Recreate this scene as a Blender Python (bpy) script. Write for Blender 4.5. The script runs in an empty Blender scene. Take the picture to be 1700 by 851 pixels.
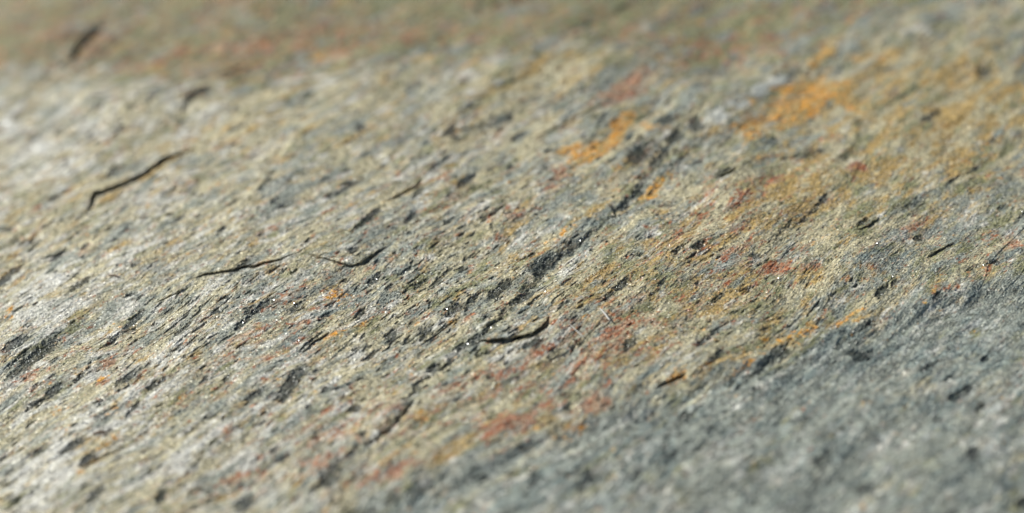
import bpy, math
import numpy as np
from mathutils import Matrix, Vector

# ------------------------------------------------------------------ camera, world, sun, exposure
SC = bpy.context.scene
R_ = math.radians
TH, FOV, ROLL, DIST = R_(32), R_(22), R_(8), 0.25
SUN_AZ, SUN_EL = R_(152), R_(41)        # azimuth counted from +X (picture right) towards +Y (away)
FWD = np.array([0, math.cos(TH), -math.sin(TH)])
UP0 = np.array([0, math.sin(TH), math.cos(TH)])
RGT = math.cos(ROLL)*np.array([1., 0, 0]) - math.sin(ROLL)*UP0
UPV = math.sin(ROLL)*np.array([1., 0, 0]) + math.cos(ROLL)*UP0
CAM = -FWD*DIST
FPX = 850/math.tan(FOV/2)

cd = bpy.data.cameras.new("camera")
cam = bpy.data.objects.new("camera", cd)
SC.collection.objects.link(cam)
cam.matrix_world = Matrix(((RGT[0], UPV[0], -FWD[0], CAM[0]), (RGT[1], UPV[1], -FWD[1], CAM[1]),
                           (RGT[2], UPV[2], -FWD[2], CAM[2]), (0, 0, 0, 1)))
cd.sensor_width = 23.6
cd.lens = 23.6/2/math.tan(FOV/2)
cd.clip_start, cd.clip_end = 0.005, 1000
cd.dof.use_dof = True
cd.dof.focus_distance = DIST - 0.0035
cd.dof.aperture_fstop = 9.8
cd.dof.aperture_blades = 0
SC.camera = cam

w = bpy.data.worlds.new("World"); SC.world = w; w.use_nodes = True
nt = w.node_tree
sky = nt.nodes.new('ShaderNodeTexSky'); sky.sky_type = 'NISHITA'; sky.sun_disc = False
sky.sun_elevation = SUN_EL; sky.sun_rotation = math.pi/2 - SUN_AZ
nt.links.new(sky.outputs[0], nt.nodes['Background'].inputs[0])
nt.nodes['Background'].inputs[1].default_value = 0.05
sl = bpy.data.lights.new("sun", 'SUN'); sl.energy = 4.4; sl.angle = R_(0.53); sl.color = (1, .985, .91)
so = bpy.data.objects.new("sun", sl); SC.collection.objects.link(so)
SUN = np.array([math.cos(SUN_EL)*math.cos(SUN_AZ), math.cos(SUN_EL)*math.sin(SUN_AZ), math.sin(SUN_EL)])
so.rotation_euler = Vector(SUN).to_track_quat('Z', 'Y').to_euler()
SC.view_settings.view_transform = 'Standard'; SC.view_settings.look = 'None'
SC.view_settings.exposure = 0.0; SC.view_settings.gamma = 1
SC.cycles.max_bounces = 4; SC.cycles.caustics_reflective = False; SC.cycles.caustics_refractive = False

# ------------------------------------------------------------------ helpers: photograph pixel -> point of the slab (mm)
def at(px, py):
    px = np.asarray(px, float); py = np.asarray(py, float)
    d = FWD[:, None]*np.ones(px.size) + RGT[:, None]*((px.ravel()-850)/FPX) + UPV[:, None]*((425.5-py.ravel())/FPX)
    t = -CAM[2]/d[2]
    return (CAM[0]+d[0]*t).reshape(px.shape)*1000, (CAM[1]+d[1]*t).reshape(px.shape)*1000

def jac(px, py):                                   # millimetres of slab per photograph pixel, and its inverse
    x0, y0 = at(px, py); x1, y1 = at(px+1, py); x2, y2 = at(px, py+1)
    J = np.array([[x1-x0, x2-x0], [y1-y0, y2-y0]]).reshape(2, 2)
    return J, np.linalg.inv(J)

def hsh(ix, iy, seed):
    h = (ix.astype(np.uint32)*np.uint32(374761393) + iy.astype(np.uint32)*np.uint32(668265263)
         + np.uint32((seed*2246822519) & 0xffffffff))
    h = (h ^ (h >> np.uint32(13)))*np.uint32(1274126177)
    return h ^ (h >> np.uint32(16))

GR = np.stack([np.cos(np.arange(256)*2*np.pi/256), np.sin(np.arange(256)*2*np.pi/256)], 1).astype(np.float32)
def perlin(x, y, seed=0):
    xf = np.floor(x); yf = np.floor(y)
    ix = xf.astype(np.int64); iy = yf.astype(np.int64)
    fx = (x-xf).astype(np.float32); fy = (y-yf).astype(np.float32)
    u = fx*fx*fx*(fx*(fx*6-15)+10); v = fy*fy*fy*(fy*(fy*6-15)+10)
    def g(dx, dy):
        k = GR[hsh(ix+dx, iy+dy, seed) & np.uint32(255)]
        return k[..., 0]*(fx-dx) + k[..., 1]*(fy-dy)
    a, b, c, d = g(0, 0), g(1, 0), g(0, 1), g(1, 1)
    return 1.5*((a+(b-a)*u)*(1-v) + (c+(d-c)*u)*v)

def fbm(x, y, seed, octv=4, gain=.5, lac=2.03):
    s = 0; a = 1.; t = 0
    for k in range(octv):
        s = s + a*perlin(x*lac**k+17.3*k, y*lac**k-9.1*k, seed+k*7); t += a*a; a *= gain
    return s/math.sqrt(t)

def sst(a, b, x):
    t = np.clip((x-a)/(b-a), 0, 1); return t*t*(3-2*t)

def bell(x, y, L):
    """sum of elongated soft spots; L rows: px, py, half length, half width, picture angle (deg), amplitude"""
    out = np.zeros_like(x)
    for px, py, a, b, ang, amp in L:
        cx, cy = at(px, py); J, Ji = jac(px, py)
        rr = (a*2.2)*np.linalg.norm(J, 2)
        m = (np.abs(x-cx) < rr) & (np.abs(y-cy) < rr)
        if not m.any(): continue
        dx = x[m]-cx; dy = y[m]-cy
        u = Ji[0, 0]*dx+Ji[0, 1]*dy; v = -(Ji[1, 0]*dx+Ji[1, 1]*dy)
        c, s = math.cos(R_(ang)), math.sin(R_(ang))
        q = ((u*c+v*s)/a)**2 + ((-u*s+v*c)/b)**2
        out[m] += amp*np.exp(-q*q*.7-.3*q)
    return out

def polydist(x, y, pts):
    """distance (mm) to a polyline given in photograph pixels, signed + on its upper-left side; and the run along it 0..1"""
    qx, qy = at(np.array([p[0] for p in pts], float), np.array([p[1] for p in pts], float))
    best = np.full(x.shape, 1e9); sg = np.zeros(x.shape); run = np.zeros(x.shape)
    seg = np.hypot(np.diff(qx), np.diff(qy)); L = seg.sum(); acc = 0
    for i in range(len(seg)):
        ex, ey = (qx[i+1]-qx[i])/seg[i], (qy[i+1]-qy[i])/seg[i]
        dx, dy = x-qx[i], y-qy[i]
        t = np.clip(dx*ex+dy*ey, 0, seg[i])
        d = np.hypot(dx-ex*t, dy-ey*t)
        m = d < best
        best = np.where(m, d, best); sg = np.where(m, np.sign(ex*dy-ey*dx), sg); run = np.where(m, (acc+t)/L, run)
        acc += seg[i]
    return best*sg, run

# ------------------------------------------------------------------ what lies where on the stone (read off the photograph)
# dark mineral lenses and pits, plus painted shade in some crack gaps: px, py, half length, half width, angle, strength
DARK = [(95,313,20,5,32,.8),(187,275,18,6,45,.8),(369,381,10,5,30,1),(389,336,22,5,35,.7),(93,417,9,6,20,.8),(90,392,8,9,60,.5),
 (213,174,8,7,0,.6),(443,303,22,6,52,.9),(460,333,9,6,30,.9),(511,404,14,5,42,1.1),(610,362,34,6,42,1.1),(695,313,14,10,60,.8),(680,355,12,7,50,1),
 (773,290,26,7,45,.9),(746,207,10,9,60,.9),(597,207,8,14,80,.8),(554,318,15,7,25,.9),(582,298,11,7,20,.9),(728,262,34,4,40,.8),(587,419,10,6,20,1),
 (743,361,10,5,20,1),(847,177,10,7,60,.8),(844,260,8,7,20,.9),(783,167,6,14,70,.6),(860,207,18,8,25,.9),(1057,242,24,20,50,.8),(1103,177,16,11,10,1),
 (1123,202,12,12,0,.8),(1153,182,14,20,60,.8),(1203,264,24,7,25,.7),(1160,394,10,8,30,1),(1123,404,11,6,40,1),(1103,323,12,8,0,.6),(1249,401,6,5,30,1.1),
 (1366,293,12,8,50,1),(1340,322,34,4,47,.7),(1300,352,26,3,47,.7),(1583,242,20,5,45,1),(1543,134,22,9,40,.9),(1522,343,9,8,20,1.1),(1315,76,20,14,20,.6),(1512,293,22,6,20,.6),
 (1431,328,16,5,40,.9),(1628,50,14,16,60,.7),(1644,166,12,8,30,.7),(1618,217,20,6,40,.7),(10,445,30,8,38,1.2),(91,422,11,5,35,.9),(137,470,26,6,32,.9),(228,443,16,5,35,.6),
 (405,445,22,6,40,1),(25,567,28,9,28,1.3),(55,588,50,12,38,1.1),(28,590,34,3,38,.9),(86,643,22,9,33,1.1),(50,664,10,6,30,.9),(132,620,20,5,40,1.2),(223,529,24,8,42,1.2),(187,562,14,5,38,1.1),(213,625,26,8,35,1.1),
 (258,640,16,7,35,1.3),(223,678,16,6,40,1),(304,552,18,5,33,1),(400,547,13,5,36,1.2),(425,526,20,5,40,1),(425,653,22,8,35,1),(122,737,22,8,30,1.1),(147,760,18,7,48,1.1),(60,745,36,8,25,.6),
 (162,820,26,8,42,.9),(375,628,24,6,45,.7),(405,828,18,14,55,1.1),(268,823,14,11,55,1),(162,666,8,6,10,1.1),(339,630,9,5,30,.9),(167,688,24,7,40,.7),(335,700,36,8,35,.5),
 (617,425,30,4,40,.7),(445,511,20,8,42,.9),(623,458,16,5,40,1.2),(645,472,9,3,42,.9),(719,463,18,5,45,1),(754,512,17,8,28,1.2),(785,496,13,6,50,1.3),(830,474,24,10,42,1.1),
 (516,567,18,4,38,1.2),(486,628,32,13,50,1.1),(475,650,16,8,45,.8),(648,552,14,9,50,1.1),(618,580,13,6,35,1),(542,640,7,6,20,1),(590,668,12,8,10,.9),(547,790,16,20,60,1),(466,754,12,10,30,1.1),
 (673,443,11,4,45,1.2),(704,547,20,12,45,.8),(602,516,9,6,30,1.1),(540,527,10,5,25,.9),(490,520,18,7,40,.7),(886,567,20,12,20,.9),(941,663,11,11,40,.6),(1055,628,16,8,50,.6),
 (886,775,9,26,-28,.8),(972,775,26,16,50,.7),(1108,744,22,12,45,.5),(1240,597,30,9,35,.4),(1007,486,12,5,45,1.2),(1032,463,18,8,40,1.1),(870,486,22,7,25,1.3),(900,430,30,14,30,.9),
 (1169,541,30,7,40,.8),(1043,557,18,10,40,.8),(1190,567,20,8,50,.8),(1594,592,24,9,35,1.6),(1462,440,13,8,60,1.3),(1480,425,8,4,60,1),(1554,443,11,6,45,1.5),(1422,539,24,10,0,.9),(1323,660,28,5,8,.9),(1574,567,12,5,40,.9),
 (1634,530,10,7,20,1.1),(1540,548,26,5,28,.8),(1554,638,10,9,40,.8),(1624,617,10,9,60,.7),(1614,696,14,13,40,.9),(1698,760,14,10,20,1.6),(1361,724,26,12,40,.8),(1432,764,20,14,20,.7),(1432,500,30,5,35,.6),
 (1395,670,36,6,40,.5),(1470,590,40,6,40,.5),(1250,790,30,14,35,.5),(1560,800,34,16,30,.4),(1120,820,30,14,30,.4),(700,800,30,12,30,.5),(1140,660,28,12,40,.6),(1280,560,30,8,38,.6),
 (960,560,14,8,30,.6),(1290,545,20,9,40,.5),(1190,470,14,5,40,.8),(1240,450,12,5,30,.8),(1100,455,12,5,40,.9),(1085,475,18,4,38,.6),(1380,455,12,5,40,.6),(1610,390,14,6,30,.7),(1650,375,16,5,20,.9),
 (116,58,14,9,80,1.0),(128,32,22,6,62,.8),(148,8,22,6,50,.7),(295,190,9,20,65,.6),(325,150,26,9,35,.8),(380,105,16,14,0,.4),(730,60,24,12,10,.5),(640,30,30,12,10,.3),(540,95,22,10,15,.4),(965,30,40,12,5,.3),(1190,80,34,12,10,.5),
 (1460,60,22,14,20,.4),(1400,215,26,8,50,.6),(1420,155,12,16,50,.5),(1480,100,14,9,60,.5),(1340,215,40,14,20,.6),(1280,205,20,12,0,.5),(1565,190,20,9,50,.4),(1660,245,22,8,40,.5),(1700,290,22,8,40,.7)]
# the long dark fold that crosses the crust from lower left to upper right
FOLD = [(505,840),(552,780),(640,712),(700,630),(790,560),(862,492),(905,437),(990,366),(1060,300),(1112,215),(1135,180)]
RUST = [(475,22,70,14,15,.9),(425,50,40,16,20,.6),(30,48,40,16,0,.6),(140,48,40,14,5,1),(60,10,50,10,0,.7),(415,92,30,8,20,.8),(690,28,40,10,5,.5),(1195,40,50,16,12,.9),(1040,5,50,12,0,.5),(560,60,40,14,10,.5),
 (180,225,14,9,30,1),(375,240,36,6,16,1),(140,411,14,7,35,1.1),(115,305,20,9,20,.6),(28,235,26,7,20,.6),(60,340,22,12,30,.5),(35,622,18,10,0,1.1),(50,610,14,6,20,.7),(178,600,14,6,25,1.3),(170,632,12,6,30,1.5),(118,575,12,6,40,1),
 (265,520,28,6,40,.9),(345,720,44,7,12,.6),(375,715,18,12,30,1),(370,792,44,12,18,1),(430,780,20,12,20,.5),(440,595,30,8,20,.7),(440,628,12,5,0,1.1),(405,600,14,6,30,.7),(580,650,50,12,30,.5),(555,705,34,10,25,.6),
 (530,765,24,14,25,1.1),(655,780,54,15,18,1.7),(600,795,30,10,15,1),(835,700,54,15,25,1.9),(905,665,34,8,28,1),(985,655,28,14,10,1.7),(950,668,34,8,18,.8),(860,640,24,9,30,.9),(880,590,60,8,30,.9),(840,615,30,10,20,.7),
 (1025,535,38,9,30,1.4),(1005,590,14,11,30,.9),(1070,565,26,8,10,.9),(950,600,24,12,20,.6),(783,520,9,6,30,1.7),(770,530,22,5,30,.5),(930,274,16,11,50,1.8),(915,300,18,10,50,.9),(865,345,24,9,35,1.1),(815,352,8,9,0,1.2),
 (740,285,14,12,30,.9),(1050,118,46,20,38,1.7),(1010,140,34,10,30,.8),(945,100,28,12,10,.6),(1290,415,40,10,8,1.7),(1350,412,20,8,10,1.4),(1205,400,12,8,20,1.5),(1420,234,18,9,30,1.9),(1475,100,16,12,0,1),(1290,268,20,11,30,1.3),
 (1240,300,40,10,38,.7),(1175,300,18,9,30,.6),(1515,325,36,7,25,1.2),(1510,328,6,6,0,1.8),(1683,342,10,8,0,1.6),(1655,320,9,6,0,.8),(1320,440,24,6,10,.6),(1215,395,30,5,40,.6),(1120,380,20,8,40,.7),(1075,415,26,5,40,.6),
 (870,470,30,4,45,.7),(880,425,22,4,45,.8),(1300,650,20,12,30,.2),(520,445,14,6,20,.6),(490,545,22,7,20,.9),(505,540,10,4,10,.9),(325,560,24,7,30,.5),(695,590,44,8,30,.5),(760,640,40,10,25,.5),(1130,660,10,5,0,.3),(1380,185,24,8,10,.7),
 (1700,215,22,10,20,1),(1570,430,20,8,20,.7),(1225,360,16,6,20,.8),(1000,400,20,6,30,.5),(320,140,20,8,20,.6),(245,90,20,8,0,.4)]
ORANGE = [(1335,122,66,30,30,1.5),(1300,150,40,22,20,1.1),(1400,100,22,16,30,2.2),(1405,125,26,8,-30,1.7),(1250,195,30,8,20,1.0),(1330,150,34,12,25,.8),(1320,103,50,8,12,1.5),(1365,42,26,9,48,1.8),(1342,62,12,7,30,1.3),(1245,176,34,14,20,1.3),(1245,135,14,8,40,1),
 (1022,200,44,17,48,2.4),(980,236,44,17,20,2.0),(1042,178,16,10,50,2),(1074,190,9,14,60,1.7),(1083,296,24,9,48,2.4),(945,232,24,10,20,1.3),(1020,270,10,6,0,.9),(1112,272,10,5,30,1.2),
 (930,380,40,7,38,.9),(1450,40,50,16,10,.8),(1480,75,40,20,20,.6),(1580,70,60,20,15,.5),(670,600,10,4,0,.5),(550,545,14,4,20,.9),(553,490,26,7,20,1),(555,555,26,6,22,1.3),(600,540,28,5,30,.7),(700,690,14,14,40,.9),(690,720,26,8,50,.6),
 (175,735,34,9,38,.9),(95,675,22,8,35,1),(15,510,16,8,60,1.1),(20,735,30,7,30,.8),(60,600,20,8,10,.3),(172,625,10,6,40,1.5),(120,790,44,10,30,.5),(20,695,20,8,30,.8),(185,683,14,6,40,1.2),(255,458,24,7,40,.4),
 (1120,605,34,8,34,1.4),(1170,590,40,9,34,1),(1260,545,50,9,34,1),(1330,515,50,11,34,1.2),(1410,485,36,10,34,1.2),(1550,432,12,8,30,1.1),(1230,580,30,8,30,.8),(1030,640,30,10,30,.7),(960,690,44,12,28,.6),
 (740,750,60,12,28,.7),(860,720,50,10,28,.5),(640,765,26,8,20,.8),(970,415,40,6,40,.4),(1100,345,20,7,40,.5),(1350,370,30,10,30,.4),(1610,190,50,18,30,.6),(1560,150,50,18,20,.5),(1680,80,40,18,20,.4),(1500,220,60,14,30,.4)]
PALE = [(60,230,40,16,10,.8),(5,180,14,10,0,1.6),(66,230,12,9,0,1.4),(110,480,120,24,18,.7),(60,520,70,20,15,.7),(300,760,160,36,20,.6),(120,720,110,26,25,.5),(60,800,90,40,25,.8),(270,600,120,22,30,.4),(200,700,60,16,30,.5),
 (30,470,40,14,20,.5),(560,610,90,18,30,.5),(640,720,34,16,35,1.1),(660,690,44,12,35,.7),(770,590,70,9,36,.5),(880,385,70,12,40,.4),(1200,160,50,14,30,1.4),(1270,110,50,9,35,1.2),(1250,105,50,9,22,1),(700,270,90,12,35,.3),(980,190,60,9,35,.4),
 (1600,310,50,14,35,.4),(940,430,24,8,30,.7),(470,600,60,12,30,.5),(360,480,60,10,28,.6),(1620,300,50,10,30,.4),(270,650,34,12,40,.8),(230,650,34,10,40,.6),(60,250,90,28,10,.4)]
BLUE = [(1390,60,34,14,30,.8),(1390,120,10,5,0,.1),(945,430,44,18,35,.7),(520,540,70,18,32,.9),(420,235,40,14,15,.6),(560,620,40,10,30,.4),(1480,380,70,20,30,.7),(1350,300,50,14,30,.4),(60,200,70,14,5,.5),(860,510,26,14,40,.8),
 (880,575,14,9,30,1),(1440,540,60,30,30,.7),(1560,520,60,30,30,.6),(1100,700,120,40,30,.5),(890,790,90,34,30,.7),(1330,600,80,30,30,.5),(1250,250,50,18,20,.7),(1600,330,60,12,30,.7),(650,300,30,8,30,.5),(950,330,50,8,40,.7),(1080,640,40,14,30,.7)]
OCHREZ = [(900,100,130,26,14,.5),(1450,60,120,40,15,.4),(1620,90,120,90,20,.45),(1500,170,260,120,25,.9),(1250,330,230,60,35,.9),(1280,470,160,40,32,.7),(900,110,160,34,18,.8),(300,230,240,60,18,.5),(560,180,160,60,25,.3),(1020,450,120,50,38,.8),(820,440,80,34,40,.6),(100,350,170,50,20,.4),(130,770,170,40,25,.5),
 (760,710,180,30,28,.6),(1120,500,160,30,34,.6),(1000,330,40,30,30,.4),(430,190,120,40,20,.5),(280,380,200,40,25,.3)]

DARK = [(a, b, c*1.12, max(d*.84, 3.4), e, f) for a, b, c, d, e, f in DARK]
def base_coords(x, y):
    wx = 1.0*perlin(x/16, y/16, 301)+.25*perlin(x/5, y/5, 303); wy = 1.1*perlin(x/16, y/16, 302)+.22*perlin(x/5, y/5, 304)
    s = .7071*(x+y)+wx
    t = .7071*(y-x) - .00087*x*x - .0004*y*y + wy
    return s, t

# colour/height seam between the ochre crust and the grey layer under it (photograph px), and the crest of the far ledge
SEAM = [(-900,1500),(480,905),(600,842),(770,770),(880,715),(1000,672),(1120,628),(1260,572),(1400,510),(1500,470),(1620,425),(1760,375),(2700,60)]
CREST = [(-1300,70),(-100,118),(100,112),(250,138),(420,150),(560,112),(760,100),(880,72),(1000,66),(1090,80),(1180,112),(1300,66),(1400,12),(1500,-40),(1900,-190),(2600,-330)]
def seam_d(x, y):                                   # + on the crust
    return polydist(x, y, SEAM)[0]
def crest_d(x, y):                                  # + beyond the crest
    return polydist(x, y, CREST)[0]

CRACKS = [([(136,345),(146,330),(152,312),(166,311),(200,297),(240,279),(270,258),(300,246),(330,240)], .85, 1.0),
 ([(318,470),(345,459),(383,455),(405,444),(422,447),(440,440),(470,436),(503,426)], .36, .6),
 ([(503,428),(530,434),(552,438),(580,443),(600,436),(620,420),(655,398)], .32, .6),
 ([(782,563),(812,565),(850,559),(886,551),(902,540),(912,522)], .60, 1.1),
 ([(1535,381),(1545,372),(1562,360),(1584,345)], .28, .5), ([(1083,625),(1108,612),(1139,596)], .4, .7),
 ([(1180,276),(1205,268),(1222,258)], .3, .6), ([(296,182),(303,172),(318,152),(345,139)], .5, .8),
 ([(112,68),(118,45),(138,14),(160,-4)], 1.2, 1.4), ([(1418,345),(1436,336),(1458,318)], .25, .5),
 ([(130,780),(170,755),(210,738)], .22, .5), ([(500,585),(522,566),(548,550)], .3, .5), ([(255,505),(290,492),(318,480)], .2, .4),
 ([(640,330),(690,300),(700,285)], .3, .5), ([(690,570),(735,540),(770,520)], .2, .4), ([(60,420),(100,412),(112,400)], .2,.4),
 ([(600,738),(650,705),(690,655)], .4, .8), ([(880,215),(950,180),(1010,150)],.2,.5), ([(740,210),(820,190),(850,172)],.2,.5)]

def relief(x, y, fine=True, cracks=True):
    s, t = base_coords(x, y)
    H = -.0018*(x+22)**2*.5 - .0009*(y*.6)**2                      # the whole slab is gently domed, falling to the right
    H = H + 1.1*fbm(s/38, t/19, 11, 3)*.6 + .42*fbm(s/13, t/5.5, 12, 3)*.8
    cdm = crest_d(x, y) + 1.2*perlin(x/9, y/9, 21)
    H = H - 2.3*sst(-3, 24, cdm)*(1-.25*sst(20, 60, cdm)) + .35*np.exp(-((cdm+2.5)/3.0)**2)
    sd = seam_d(x, y) + 1.0*fbm(s/6, t/3, 22, 3)
    H = H - .55*sst(.8, -1.6, sd)
    # foliation: overlapping sheets whose broken edges face the lower right
    for k, (per, el, amp, n) in enumerate(((7.5, 3.4, .09, 1.1), (3.1, 4.5, .06, .9), (1.25, 5, .042, .9), (.55, 5, .022, .9))):
        if not fine and per < 1: continue
        v = t/per + n*fbm(s/(per*el), t/(per*1.3), 40+k*5, 3)
        fr = v-np.floor(v)
        cell = hsh(np.floor(v).astype(np.int64), np.zeros_like(v, dtype=np.int64)+k, 5).astype(np.float64)/4294967296
        m = sst(-.15, .75, perlin(s/(per*el*.8), t/(per*1.2), 60+k) + .5*cell-.1)
        saw = (1-fr) - (1-sst(0, .06, fr))
        H = H + amp*m*saw
    dk, fold = darks(x, y, s, t)
    H = H - .15*sst(.35, 1.2, dk) - .22*fold
    for pts, lift, wd in (CRACKS if cracks else ()):
        d, r = polydist(x, y, pts)
        d = d + .10*perlin(x/.8, y/.8, 77) ; e = np.clip(1.7*np.sin(np.pi*r), 0, 1)*(.70+.35*perlin(x/2.5, y/2.5, 78))
        H = H - lift*e*(.75*np.exp(-(np.clip(-d, 0, None)/(.30+.25*lift))**2) + .2*np.exp(-(np.clip(-d, 0, None)/wd)**2))*sst(.85, .5, d)
    g = fbm(s/1.5, t/.75, 81, 3, .65)
    H = H + .052*g
    if fine:
        H = H + .036*fbm(s/.85, t/.25, 82, 4, .75)*(.7+.6*sst(-.3, .5, g)) + .022*fbm(x/.28, y/.28, 83, 2, .8)
        rd = 1-np.abs(perlin(s/1.3, t/.28, 84)+.25*perlin(x/.5, y/.5, 85))
        H = H + .03*rd**4
    return H

def darks(x, y, s, t):
    wx = .45*fbm(x/1.6, y/1.6, 91, 3, .7); wy = .45*fbm(x/1.6, y/1.6, 92, 3, .7)
    al = .62*fbm(x/1.3, y/1.3, 101, 3, .8); ac = .20*fbm(x/.8, y/.8, 102, 3, .8)      # ragged along the grain, little across it
    D = bell(x+.7071*(al-ac), y+.7071*(al+ac), DARK)
    D = D*(1.22+.70*fbm(s/1.3, t/.30, 103, 3, .75)) + .25*np.clip(D, 0, 1)*perlin(x/.3, y/.3, 104)
    n = fbm(s/2.9, t/.85, 93, 3, .6)
    big = perlin(s/22, t/12, 94)
    ri = 1-.55*sst(8, 40, x)
    D = D + ri*.95*sst(.50, .80, n+.16*big) + ri*.95*sst(.42, .64, fbm(s/2.1, t/.42, 98, 2, .55)+.22*big-.06) + ri*.75*sst(.42, .9, fbm(s/1.1, t/.36, 95, 2, .6)+.25*big)
    fd, fr = polydist(x+wx*1.6, y+wy*1.6, FOLD)
    wid = .62+.40*perlin(x/4, y/4, 96)
    amp = sst(0, .06, fr)*sst(1, .94, fr)*(.74+.40*perlin(x/5, y/5, 97))
    fold = np.clip(amp, 0, 1)*np.exp(-(fd/np.clip(wid, .3, 2))**2)
    return D + 1.1*fold, fold

PIG = dict(cream=(.53,.475,.305), grey=(.285,.31,.268), slate=(.20,.242,.226), dark=(.024,.034,.031), ochre=(.48,.33,.12), rust=(.38,.13,.055),
           orange=(.74,.33,.04), pale=(.68,.66,.585), olive=(.25,.25,.125), brown=(.19,.12,.065), pink=(.44,.29,.185), ice=(.44,.465,.435))
ICE = [(1205,155,62,15,30,1.35),(1280,102,54,10,34,1.35),(1380,58,44,12,40,1.1),(960,205,50,9,30,.8),(430,238,40,12,15,.7),(950,440,34,8,35,.9),(60,215,60,14,5,.6)]
RUSTZ = [(700,440,300,110,32,.25),(1150,430,280,90,35,.85),(900,600,230,50,30,.6),(560,720,200,60,25,.8),(380,570,260,60,28,.5),(480,40,420,44,5,.5),(1180,40,160,30,5,.5),(1300,270,200,50,30,.6),(120,600,120,40,28,.5),(1620,370,90,40,30,.6)]
def pigment(x, y):
    s, t = base_coords(x, y)
    wx = .6*fbm(x/1.8, y/1.8, 111, 3, .75); wy = .6*fbm(x/1.8, y/1.8, 112, 3, .75)
    X, Y = x+wx, y+wy
    sd = seam_d(x, y) + 1.6*fbm(s/9, t/3, 121, 4, .65)
    crust = sst(-1.4, 1.4, sd)
    far = sst(-3, 12, crest_d(x, y)+3.5*perlin(x/7, y/5, 122))
    oz = bell(x, y, OCHREZ)
    left = sst(35, -50, x)
    n = lambda a, b, sdv, o=5, g=.66: (fbm(s/a, t/b, sdv, o, g)*.85 + .5*fbm(s/(a*3.1), t/(b*2.6), sdv+50, 2))/.40*(1+.5*far)
    rb = .85*np.clip(bell(X, Y, RUST), 0, 1.6)+.55*bell(x, y, RUSTZ); ob = bell(X, Y, ORANGE)
    L = {}
    L['cream'] = -.65 + .80*crust + .20*left*crust + .35*oz*crust - 1.35*far + .55*n(4.2, 1.5, 131)
    L['grey'] = .22 - .22*oz*crust - .20*far + .33*(1-crust) + .55*n(4.6, 1.6, 132)
    L['slate'] = -.12 + .24*(1-crust) + .85*bell(X, Y, BLUE) + .35*far - .40*left*crust - .30*oz*crust + .6*n(3.8, 1.3, 133)
    L['ochre'] = -.42 + 1.0*oz*crust*(1-.30*left) + .65*n(3.2, 1.2, 134) - .05*far - .9*(1-crust) + .75*ob
    L['olive'] = -.18 + 1.15*far + .25*crust*(1-left) + .55*n(3.6, 1.4, 135) + .25*oz - .25*(1-crust)
    L['rust'] = -1.16 + 1.58*rb + .75*far + .62*n(1.5, .55, 136)+.85*n(.6, .32, 156, 3) - .7*(1-crust)
    L['pink'] = -.80 + .14*left + 1.15*rb + .35*far + .60*n(2.2, .9, 151) - .3*(1-crust)
    L['orange'] = -2.05 + 2.15*np.clip(ob, 0, 1.5) + .65*n(1.8, .8, 137) + 1.05*n(.55, .38, 157, 3) - .3*(1-crust)
    L['pale'] = -.45 + .70*left*crust + 1.0*bell(X, Y, PALE) + .60*n(2.4, .9, 138) - 1.4*far+.05*(1-crust)
    L['ice'] = -1.35 + 1.7*bell(X, Y, ICE) + 1.15*(1-crust) + .55*n(2.2, 1.0, 158) - .3*oz*crust
    L['brown'] = -.92 + .70*n(1.8, .8, 139) + .68*far - .3*(1-crust)+.15*(1-left)
    ks = list(L); W = np.stack([L[k] for k in ks])
    W = np.exp(4.5*(W-W.max(0))); W /= W.sum(0)
    C = sum(W[i][..., None]*np.array(PIG[k]) for i, k in enumerate(ks))
    # dark chlorite lenses and the fold, with shade of some cracks painted in
    dk, fold = darks(x, y, s, t)
    a = sst(.26, 1.05, dk+.25*fbm(s/.5, t/.3, 141, 2, .7))*.86
    C = C*(1-a[..., None]) + np.array(PIG['dark'])*a[..., None]*(1+.6*np.clip(perlin(x/.5, y/.5, 142), -.8, 1))[..., None]
    # pale fibrous threads and grain
    rd = (1-np.abs(perlin(s/1.6, t/.33, 143)+.35*fbm(x/.7, y/.7, 144, 2, .7)))
    th = sst(.80, .99, rd)*.30*(1-.6*a)*(.4+.6*sst(-.4, .4, perlin(x/4, y/4, 145)))
    C = C*(1-th[..., None]) + np.array((.62, .57, .42))*th[..., None]
    g = 1.04 + .48*fbm(s/.85, t/.26, 146, 4, .85) + .28*perlin(x/.22, y/.22, 147) + .05*n(5, 1.6, 148, 4) + (1-crust)*(.12*n(1.6, .8, 149, 4) + .13*n(1.0, .9, 150, 3))
    C = C*np.clip(1+(g-1)*1.1, .35, 1.9)[..., None]
    return np.clip(C, .012, .82)

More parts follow.
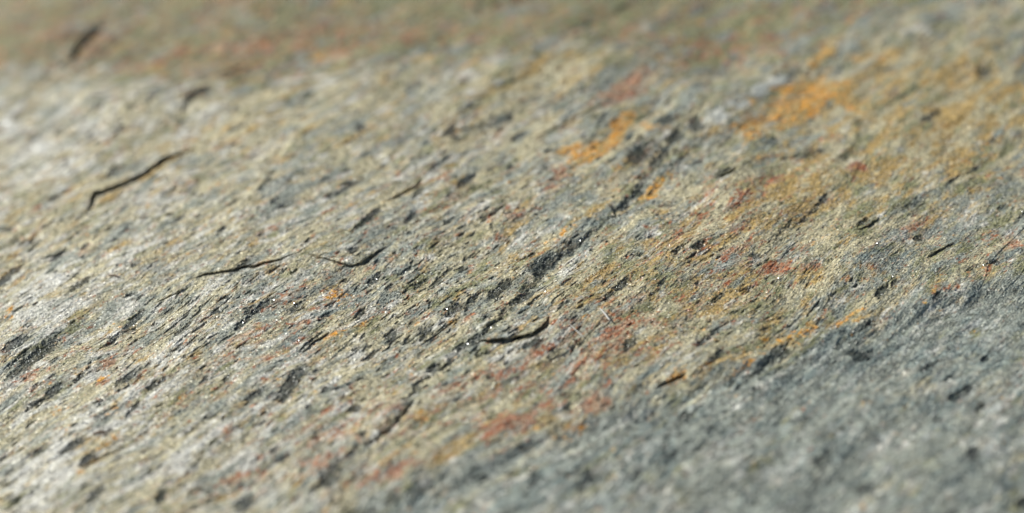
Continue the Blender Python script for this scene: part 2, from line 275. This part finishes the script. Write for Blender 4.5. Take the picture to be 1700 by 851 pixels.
# ------------------------------------------------------------------ materials
def nodes(m): return m.node_tree.nodes, m.node_tree.links
def stone_material():
    m = bpy.data.materials.new("weathered_schist"); m.use_nodes = True
    N, Lk = nodes(m); b = N['Principled BSDF']
    at_ = N.new('ShaderNodeAttribute'); at_.attribute_name = 'mineral'
    tc = N.new('ShaderNodeTexCoord')
    mp = N.new('ShaderNodeMapping'); mp.inputs['Rotation'].default_value = (0, 0, R_(-45)); mp.inputs['Scale'].default_value = (1400, 3600, 2500)
    Lk.new(tc.outputs['Object'], mp.inputs['Vector'])
    nz = N.new('ShaderNodeTexNoise'); nz.inputs['Scale'].default_value = 1; nz.inputs['Detail'].default_value = 4; nz.inputs['Roughness'].default_value = .7
    Lk.new(mp.outputs[0], nz.inputs['Vector'])
    rmp = N.new('ShaderNodeMapRange'); rmp.inputs[1].default_value = .3; rmp.inputs[2].default_value = .7; rmp.inputs[3].default_value = .62; rmp.inputs[4].default_value = 1.4
    Lk.new(nz.outputs['Fac'], rmp.inputs[0])
    mx = N.new('ShaderNodeVectorMath'); mx.operation = 'SCALE'
    Lk.new(at_.outputs['Color'], mx.inputs[0]); Lk.new(rmp.outputs[0], mx.inputs['Scale'])
    Lk.new(mx.outputs[0], b.inputs['Base Color'])
    # mica sparkle: tiny cells, a few of them smooth, each with its own tilt
    vo = N.new('ShaderNodeTexVoronoi'); vo.inputs['Scale'].default_value = 8500
    Lk.new(tc.outputs['Object'], vo.inputs['Vector'])
    sp = N.new('ShaderNodeSeparateColor'); Lk.new(vo.outputs['Color'], sp.inputs[0])
    rg = N.new('ShaderNodeMapRange'); rg.inputs[1].default_value = .6; rg.inputs[2].default_value = .98; rg.inputs[3].default_value = .60; rg.inputs[4].default_value = .14
    Lk.new(sp.outputs[0], rg.inputs[0]); Lk.new(rg.outputs[0], b.inputs['Roughness'])
    sb = N.new('ShaderNodeVectorMath'); sb.operation = 'SUBTRACT'; sb.inputs[1].default_value = (.5, .5, .5)
    Lk.new(vo.outputs['Color'], sb.inputs[0])
    sc = N.new('ShaderNodeVectorMath'); sc.operation = 'SCALE'
    Lk.new(sb.outputs[0], sc.inputs[0])
    fl = N.new('ShaderNodeMapRange'); fl.inputs[1].default_value = .90; fl.inputs[2].default_value = .93; fl.inputs[3].default_value = .55; fl.inputs[4].default_value = 1.7
    Lk.new(sp.outputs[2], fl.inputs[0]); Lk.new(fl.outputs[0], sc.inputs['Scale'])
    mt = N.new('ShaderNodeMapRange'); mt.inputs[1].default_value = .90; mt.inputs[2].default_value = .93; mt.inputs[3].default_value = 0; mt.inputs[4].default_value = .85
    Lk.new(sp.outputs[2], mt.inputs[0]); Lk.new(mt.outputs[0], b.inputs['Metallic'])
    mc = N.new('ShaderNodeMix'); mc.data_type = 'RGBA'; mc.inputs[7].default_value = (.6, .6, .58, 1)
    hm = N.new('ShaderNodeMath'); hm.operation = 'MULTIPLY'; hm.inputs[1].default_value = .6; Lk.new(mt.outputs[0], hm.inputs[0])
    Lk.new(hm.outputs[0], mc.inputs[0]); Lk.new(mx.outputs[0], mc.inputs[6]); Lk.new(mc.outputs[2], b.inputs['Base Color'])
    bp = N.new('ShaderNodeBump'); bp.inputs['Strength'].default_value = .7; bp.inputs['Distance'].default_value = .00007
    Lk.new(nz.outputs['Fac'], bp.inputs['Height'])
    ad = N.new('ShaderNodeVectorMath'); ad.operation = 'ADD'
    Lk.new(bp.outputs[0], ad.inputs[0]); Lk.new(sc.outputs[0], ad.inputs[1])
    nn = N.new('ShaderNodeVectorMath'); nn.operation = 'NORMALIZE'; Lk.new(ad.outputs[0], nn.inputs[0])
    Lk.new(nn.outputs[0], b.inputs['Normal'])
    b.inputs['Specular IOR Level'].default_value = .34
    return m
def plain(name, col, rough, metal=0., nscale=900, var=.35, ior=.5):
    m = bpy.data.materials.new(name); m.use_nodes = True
    N, Lk = nodes(m); b = N['Principled BSDF']
    tc = N.new('ShaderNodeTexCoord'); nz = N.new('ShaderNodeTexNoise'); nz.inputs['Scale'].default_value = nscale
    Lk.new(tc.outputs['Object'], nz.inputs['Vector'])
    r = N.new('ShaderNodeMapRange'); r.inputs[3].default_value = 1-var; r.inputs[4].default_value = 1+var; Lk.new(nz.outputs['Fac'], r.inputs[0])
    rgb = N.new('ShaderNodeVectorMath'); rgb.operation = 'SCALE'; rgb.inputs[0].default_value = col; Lk.new(r.outputs[0], rgb.inputs['Scale'])
    Lk.new(rgb.outputs[0], b.inputs['Base Color'])
    b.inputs['Roughness'].default_value = rough; b.inputs['Metallic'].default_value = metal; b.inputs['Specular IOR Level'].default_value = ior
    return m
STONE = stone_material()
MICA = plain("mica", (.85, .86, .88), .30, .55)
FIBRE = plain("white_fibre", (.66, .65, .61), .5)
HAIR = plain("straw_fibre", (.55, .47, .30), .5)
BROWN = plain("brown_chip", (.17, .105, .06), .55, 0, 2500)

def add_mesh(name, verts, quads, mat, parent=None, colour=None, tris=None):
    me = bpy.data.meshes.new(name)
    verts = np.asarray(verts, np.float32)
    quads = np.asarray(quads, np.int32)
    nf = len(quads); k = quads.shape[1]
    me.vertices.add(len(verts)); me.vertices.foreach_set('co', verts.ravel())
    me.loops.add(nf*k); me.loops.foreach_set('vertex_index', quads.ravel())
    me.polygons.add(nf); me.polygons.foreach_set('loop_start', np.arange(nf, dtype=np.int32)*k)
    me.update(calc_edges=True)
    me.polygons.foreach_set('use_smooth', np.zeros(nf, dtype=bool))
    if colour is not None:
        ca = me.attributes.new('mineral', 'FLOAT_COLOR', 'POINT')
        c4 = np.ones((len(verts), 4), np.float32); c4[:, :3] = colour
        ca.data.foreach_set('color', c4.ravel())
    me.materials.append(mat)
    o = bpy.data.objects.new(name, me); SC.collection.objects.link(o)
    if parent is not None: o.parent = parent
    return o

# ------------------------------------------------------------------ the stone slab
slab = bpy.data.objects.new("stone_slab", None); SC.collection.objects.link(slab)
slab["label"] = "rough split schist slab with ochre, rust red and grey-green streaks filling the picture"
slab["category"] = "stone"; slab["kind"] = "thing"

STEP = 1.2
def axis(lo, hi, far, n):
    mid = np.arange(lo, hi+STEP, STEP); g = STEP*np.cumsum(np.geomspace(1, 22, n)); g = g/g[-1]*far
    g = np.maximum.accumulate(g)
    return np.concatenate([mid[0]-g[::-1], mid, mid[-1]+g])
PX, PY = np.meshgrid(axis(-40, 1740, 900, 150), axis(-40, 890, 520, 110))
X, Y = at(PX, PY)
nr, nc = X.shape
H = relief(X, Y); COL = pigment(X, Y)
sdm = seam_d(X, Y); cdm = crest_d(X, Y)
edge_drop = 1.0
V = np.stack([X, Y, H], -1)/1000
idx = np.arange(nr*nc).reshape(nr, nc)
Q = np.stack([idx[1:, :-1], idx[1:, 1:], idx[:-1, 1:], idx[:-1, :-1]], -1).reshape(-1, 4)
Vf = V.reshape(-1, 3); Cf = COL.reshape(-1, 3)
ps = np.where(sdm < 0, 1, 0); ps = np.where(cdm > 3, 2, ps)
pf = ps[:-1, :-1].reshape(-1)
for k, nm in enumerate(("weathered_crust", "grey_layer", "sunken_ledge")):
    q = Q[pf == k]; used, inv = np.unique(q, return_inverse=True)
    po = add_mesh(nm, Vf[used], inv.reshape(-1, 4), STONE, slab, Cf[used])
    po["label"] = ("tan and grey-green crust streaked with ochre, rust and dark lenses", "plain blue-grey layer at the lower right", "olive and reddish stone dropping away beyond the crest")[k]
# broken sides and underside, so that the slab is a closed body 22 mm thick
ring = np.concatenate([idx[0, :], idx[1:, -1], idx[-1, -2::-1], idx[-2:0:-1, 0]])
top = Vf[ring]; cen = top.mean(0); lay = [top]; cl = [Cf[ring]]
rr = np.arange(len(ring))
for j in range(1, 12):
    z = -0.022*j/11
    off = 1+.012*np.sin(j*1.7)+.010*perlin(rr/23., np.full(len(ring), j*.7), 7)
    p = top.copy(); p[:, :2] = cen[:2]+(top[:, :2]-cen[:2])*off[:, None]; p[:, 2] = top[:, 2]*(1-j/11)+z
    lay.append(p); cl.append(Cf[ring]*.8)
lay.append(np.repeat([[cen[0], cen[1], -.022]], len(ring), 0)); cl.append(Cf[ring]*.8)
SV = np.concatenate(lay); n = len(ring); a = np.arange(n); b = (a+1) % n
SQ = np.concatenate([np.stack([j*n+a, j*n+b, (j+1)*n+b, (j+1)*n+a], -1) for j in range(len(lay)-1)])
add_mesh("broken_side", SV, SQ, STONE, slab, np.concatenate(cl))

# lifted flakes: thin plates rising above the crust along the cracks, with a ragged free lip
def flake(pts, lift, wd, seed, label=None):
    ns, nd = 260, 46
    qx, qy = at(np.array([p[0] for p in pts], float), np.array([p[1] for p in pts], float))
    seg = np.concatenate([[0], np.cumsum(np.hypot(np.diff(qx), np.diff(qy)))]); u = np.linspace(0, seg[-1], ns)
    kx = np.interp(u, seg, qx); ky = np.interp(u, seg, qy)
    ker = np.hanning(7); ker /= ker.sum()
    sm = lambda a_: np.convolve(np.pad(a_, 3, mode='reflect', reflect_type='odd'), ker, 'valid')
    kx, ky = sm(kx), sm(ky)
    tx, ty = np.gradient(kx), np.gradient(ky); l = np.hypot(tx, ty); nx, ny = -sm(ty/l), sm(tx/l)
    e = np.clip(1.5*np.sin(np.pi*u/u[-1]), 0, 1)
    rag = .16*fbm(u/1.1, u*0+seed, seed, 3, .7)*e
    W = wd*3.0*(.25+.75*e)
    D = np.linspace(0, 1, nd)**1.3
    gx = kx[:, None]+nx[:, None]*(D*W[:, None]+rag[:, None]); gy = ky[:, None]+ny[:, None]*(D*W[:, None]+rag[:, None])
    base = relief(gx, gy, cracks=False)
    up = lift*e[:, None]*(1-D)**1.6*(.75+.3*perlin(u/2.2, u*0, seed+3)[:, None]) - .05*sst(.5, 1, D) - .03*(1-e[:, None])
    zt = base+up
    thick = (.05+.05*e[:, None])*(1-.6*D) ; zb = zt-thick
    c = pigment(gx, gy)
    c[:, :3] = c[:, :3]*.5+np.array((.50, .44, .29))*.5                # lit edge of the lip put into its colour
    T = np.stack([gx, gy, zt], -1).reshape(-1, 3); B = np.stack([gx, gy, zb], -1).reshape(-1, 3)
    ii = np.arange(ns*nd).reshape(ns, nd)
    q = np.stack([ii[:-1, :-1], ii[:-1, 1:], ii[1:, 1:], ii[1:, :-1]], -1).reshape(-1, 4)
    rg = np.concatenate([ii[0, :], ii[1:, -1], ii[-1, -2::-1], ii[-2:0:-1, 0]]); r2 = np.roll(rg, -1)
    sd = np.stack([rg, rg+ns*nd, r2+ns*nd, r2], -1)
    return add_mesh("flake", np.concatenate([T, B])/1000, np.concatenate([q[:, ::-1], q+ns*nd, sd]), STONE, slab,
                    np.concatenate([c.reshape(-1, 3), c.reshape(-1, 3)*.9]))
for i, (pts, lift, wd) in enumerate(CRACKS):
    flake(pts, lift*.30, wd, 500+i*9)

# ------------------------------------------------------------------ mica plates that catch the sun
rng = np.random.default_rng(4)
GL = [(620,728,.15),(629,722,.11),(613,735,.12),(634,733,.09),(606,727,.09),(129,741,.1),(104,719,.13),(133,738,.14),(742,512,.2),(748,518,.2),(895,470,.2),(888,492,.22),
      (905,480,.16),(776,565,.2),(815,540,.2),(734,332,.16),(962,388,.14),(1454,367,.15),(1480,415,.18),(1686,442,.18),(1660,400,.15),(1500,332,.16),(560,455,.12),(640,515,.2),(494,515,.16),
      (457,508,.2),(490,512,.13),(250,465,.13),(655,522,.14),(730,330,.1),(222,540,.13),(260,535,.12),(350,525,.12),(66,578,.15),(90,560,.14),(1290,432,.2),(1110,440,.14),(1000,300,.14),
      (1230,382,.12),(1100,360,.13),(700,712,.15),(520,760,.13),(66,232,.3),(4,180,.35),(985,240,.14),(1370,120,.1),(1050,410,.12),(930,450,.14),(845,452,.12),(570,510,.12)]
near = [d for d in DARK if abs(d[1]-(600-.14*d[0])) < 110 and d[5] > .6]
for k in range(44):
    d = near[rng.integers(len(near))]; GL.append((d[0]+rng.normal(0, d[2]*.6), d[1]+rng.normal(0, d[3]*.8), rng.uniform(.05, .11)))
P_ = [(g[0], g[1]) for g in GL]
gx, gy = at(np.array([p[0] for p in P_], float), np.array([p[1] for p in P_], float)); gh = relief(gx, gy)
for i, g in enumerate(GL):
    c = np.array([gx[i], gy[i], gh[i]+.05])/1000
    view = CAM-c; view /= np.linalg.norm(view)
    h = view+SUN; h /= np.linalg.norm(h); h = h+rng.normal(0, .16, 3); h /= np.linalg.norm(h)
    u = np.cross(h, [.6, .7, .1]); u /= np.linalg.norm(u); v = np.cross(h, u)
    k = rng.integers(5, 8); an = np.sort(rng.uniform(0, 2*np.pi, k)+np.arange(k)*0) ; an = np.arange(k)*2*np.pi/k+rng.uniform(-.3, .3, k)
    ra = g[2]*rng.uniform(.25, .65, k)/1000*.5
    el = rng.uniform(1.1, 1.9)
    loop = [u*math.cos(q)*r*el+v*math.sin(q)*r for q, r in zip(an, ra)]
    th = h*.00003
    vs = [l+th for l in loop]+[l-th*3 for l in loop]
    fs = [list(range(k)), list(range(2*k-1, k-1, -1))]+[[j, k+j, k+(j+1) % k, (j+1) % k] for j in range(k)]
    me = bpy.data.meshes.new("mica_plate"); me.from_pydata([tuple(q) for q in vs], [], fs); me.materials.append(MICA)
    o = bpy.data.objects.new("mica_plate", me); o.location = tuple(c); SC.collection.objects.link(o); o.parent = slab

# ------------------------------------------------------------------ loose bits lying on the stone
def tag(o, label, cat, group=None):
    o["label"] = label; o["category"] = cat
    if group: o["group"] = group
def fibre(name, pts, rad, mat, lift, label, cat, flat=1.0):
    """a thin tapering strand through photograph pixels, lying on the stone"""
    qx, qy = at(np.array([p[0] for p in pts], float), np.array([p[1] for p in pts], float))
    u0 = np.linspace(0, 1, len(pts)); u = np.linspace(0, 1, 40)
    cx = np.interp(u, u0, qx); cy = np.interp(u, u0, qy)
    ker = np.hanning(11); ker /= ker.sum(); s_ = lambda a_: np.convolve(np.pad(a_, 5, mode='reflect', reflect_type='odd'), ker, 'valid')
    cx, cy = s_(cx), s_(cy)
    zz = relief(cx, cy); zz = np.maximum.accumulate(np.full(40, zz.max()*.5+zz.mean()*.5))*.5 + s_(zz)*.5 + lift
    P = np.stack([cx, cy, zz], -1); T = np.gradient(P, axis=0); T /= np.linalg.norm(T, axis=1)[:, None]
    up = np.array([0, 0, 1.]); S = np.cross(T, up); S /= np.linalg.norm(S, axis=1)[:, None]; B = np.cross(S, T)
    k = 8; r = rad*np.clip(np.sin(np.pi*(u*.94+.03)), 0, 1)**.35
    vs = []
    for i in range(40):
        for j in range(k):
            q = 2*np.pi*j/k; vs.append((P[i]+S[i]*math.cos(q)*r[i]+B[i]*math.sin(q)*r[i]*flat))
    o0 = P.mean(0); vs = (np.array(vs)-o0)/1000
    fs = [[i*k+j, i*k+(j+1) % k, (i+1)*k+(j+1) % k, (i+1)*k+j] for i in range(39) for j in range(k)]
    fs += [list(range(k))[::-1], [39*k+j for j in range(k)]]
    me = bpy.data.meshes.new(name); me.from_pydata([tuple(v) for v in vs], [], fs); me.materials.append(mat)
    for p in me.polygons: p.use_smooth = True
    o = bpy.data.objects.new(name, me); o.location = tuple(o0/1000); SC.collection.objects.link(o); tag(o, label, cat)
fibre("lint_fibre", [(946,537),(957,545),(968,553)], .045, FIBRE, .12, "straight white fibre lying just right of the curled flake's lip", "fibre")
fibre("lint_fibre", [(996,509),(1003,516),(1012,526)], .085, FIBRE, .14, "short thick bright white fibre on rust red patch", "fibre", .6)
fibre("lint_fibre", [(514,433),(540,435),(560,432),(580,430)], .035, HAIR, .1, "curved straw coloured hair between two thin cracks", "fibre")
fibre("stone_chip", [(154,721),(164,718),(177,716)], .16, BROWN, .06, "thin dark brown sliver lying on the pale lower left stone", "stone chip", .4)
fibre("stone_chip", [(222,636),(228,629),(235,621)], .09, BROWN, .08, "tiny upright brown sliver above a dark grey lens", "stone chip", .4)
fibre("stone_chip", [(181,461),(190,461),(199,463)], .09, BROWN, .06, "tiny flat brown sliver on whitish stone near the left cracks", "stone chip", .4)
fibre("lint_fibre", [(728,402),(742,396),(760,398),(774,391)], .03, HAIR, .1, "thin straw coloured hair on the tan stone left of the long dark fold", "fibre")
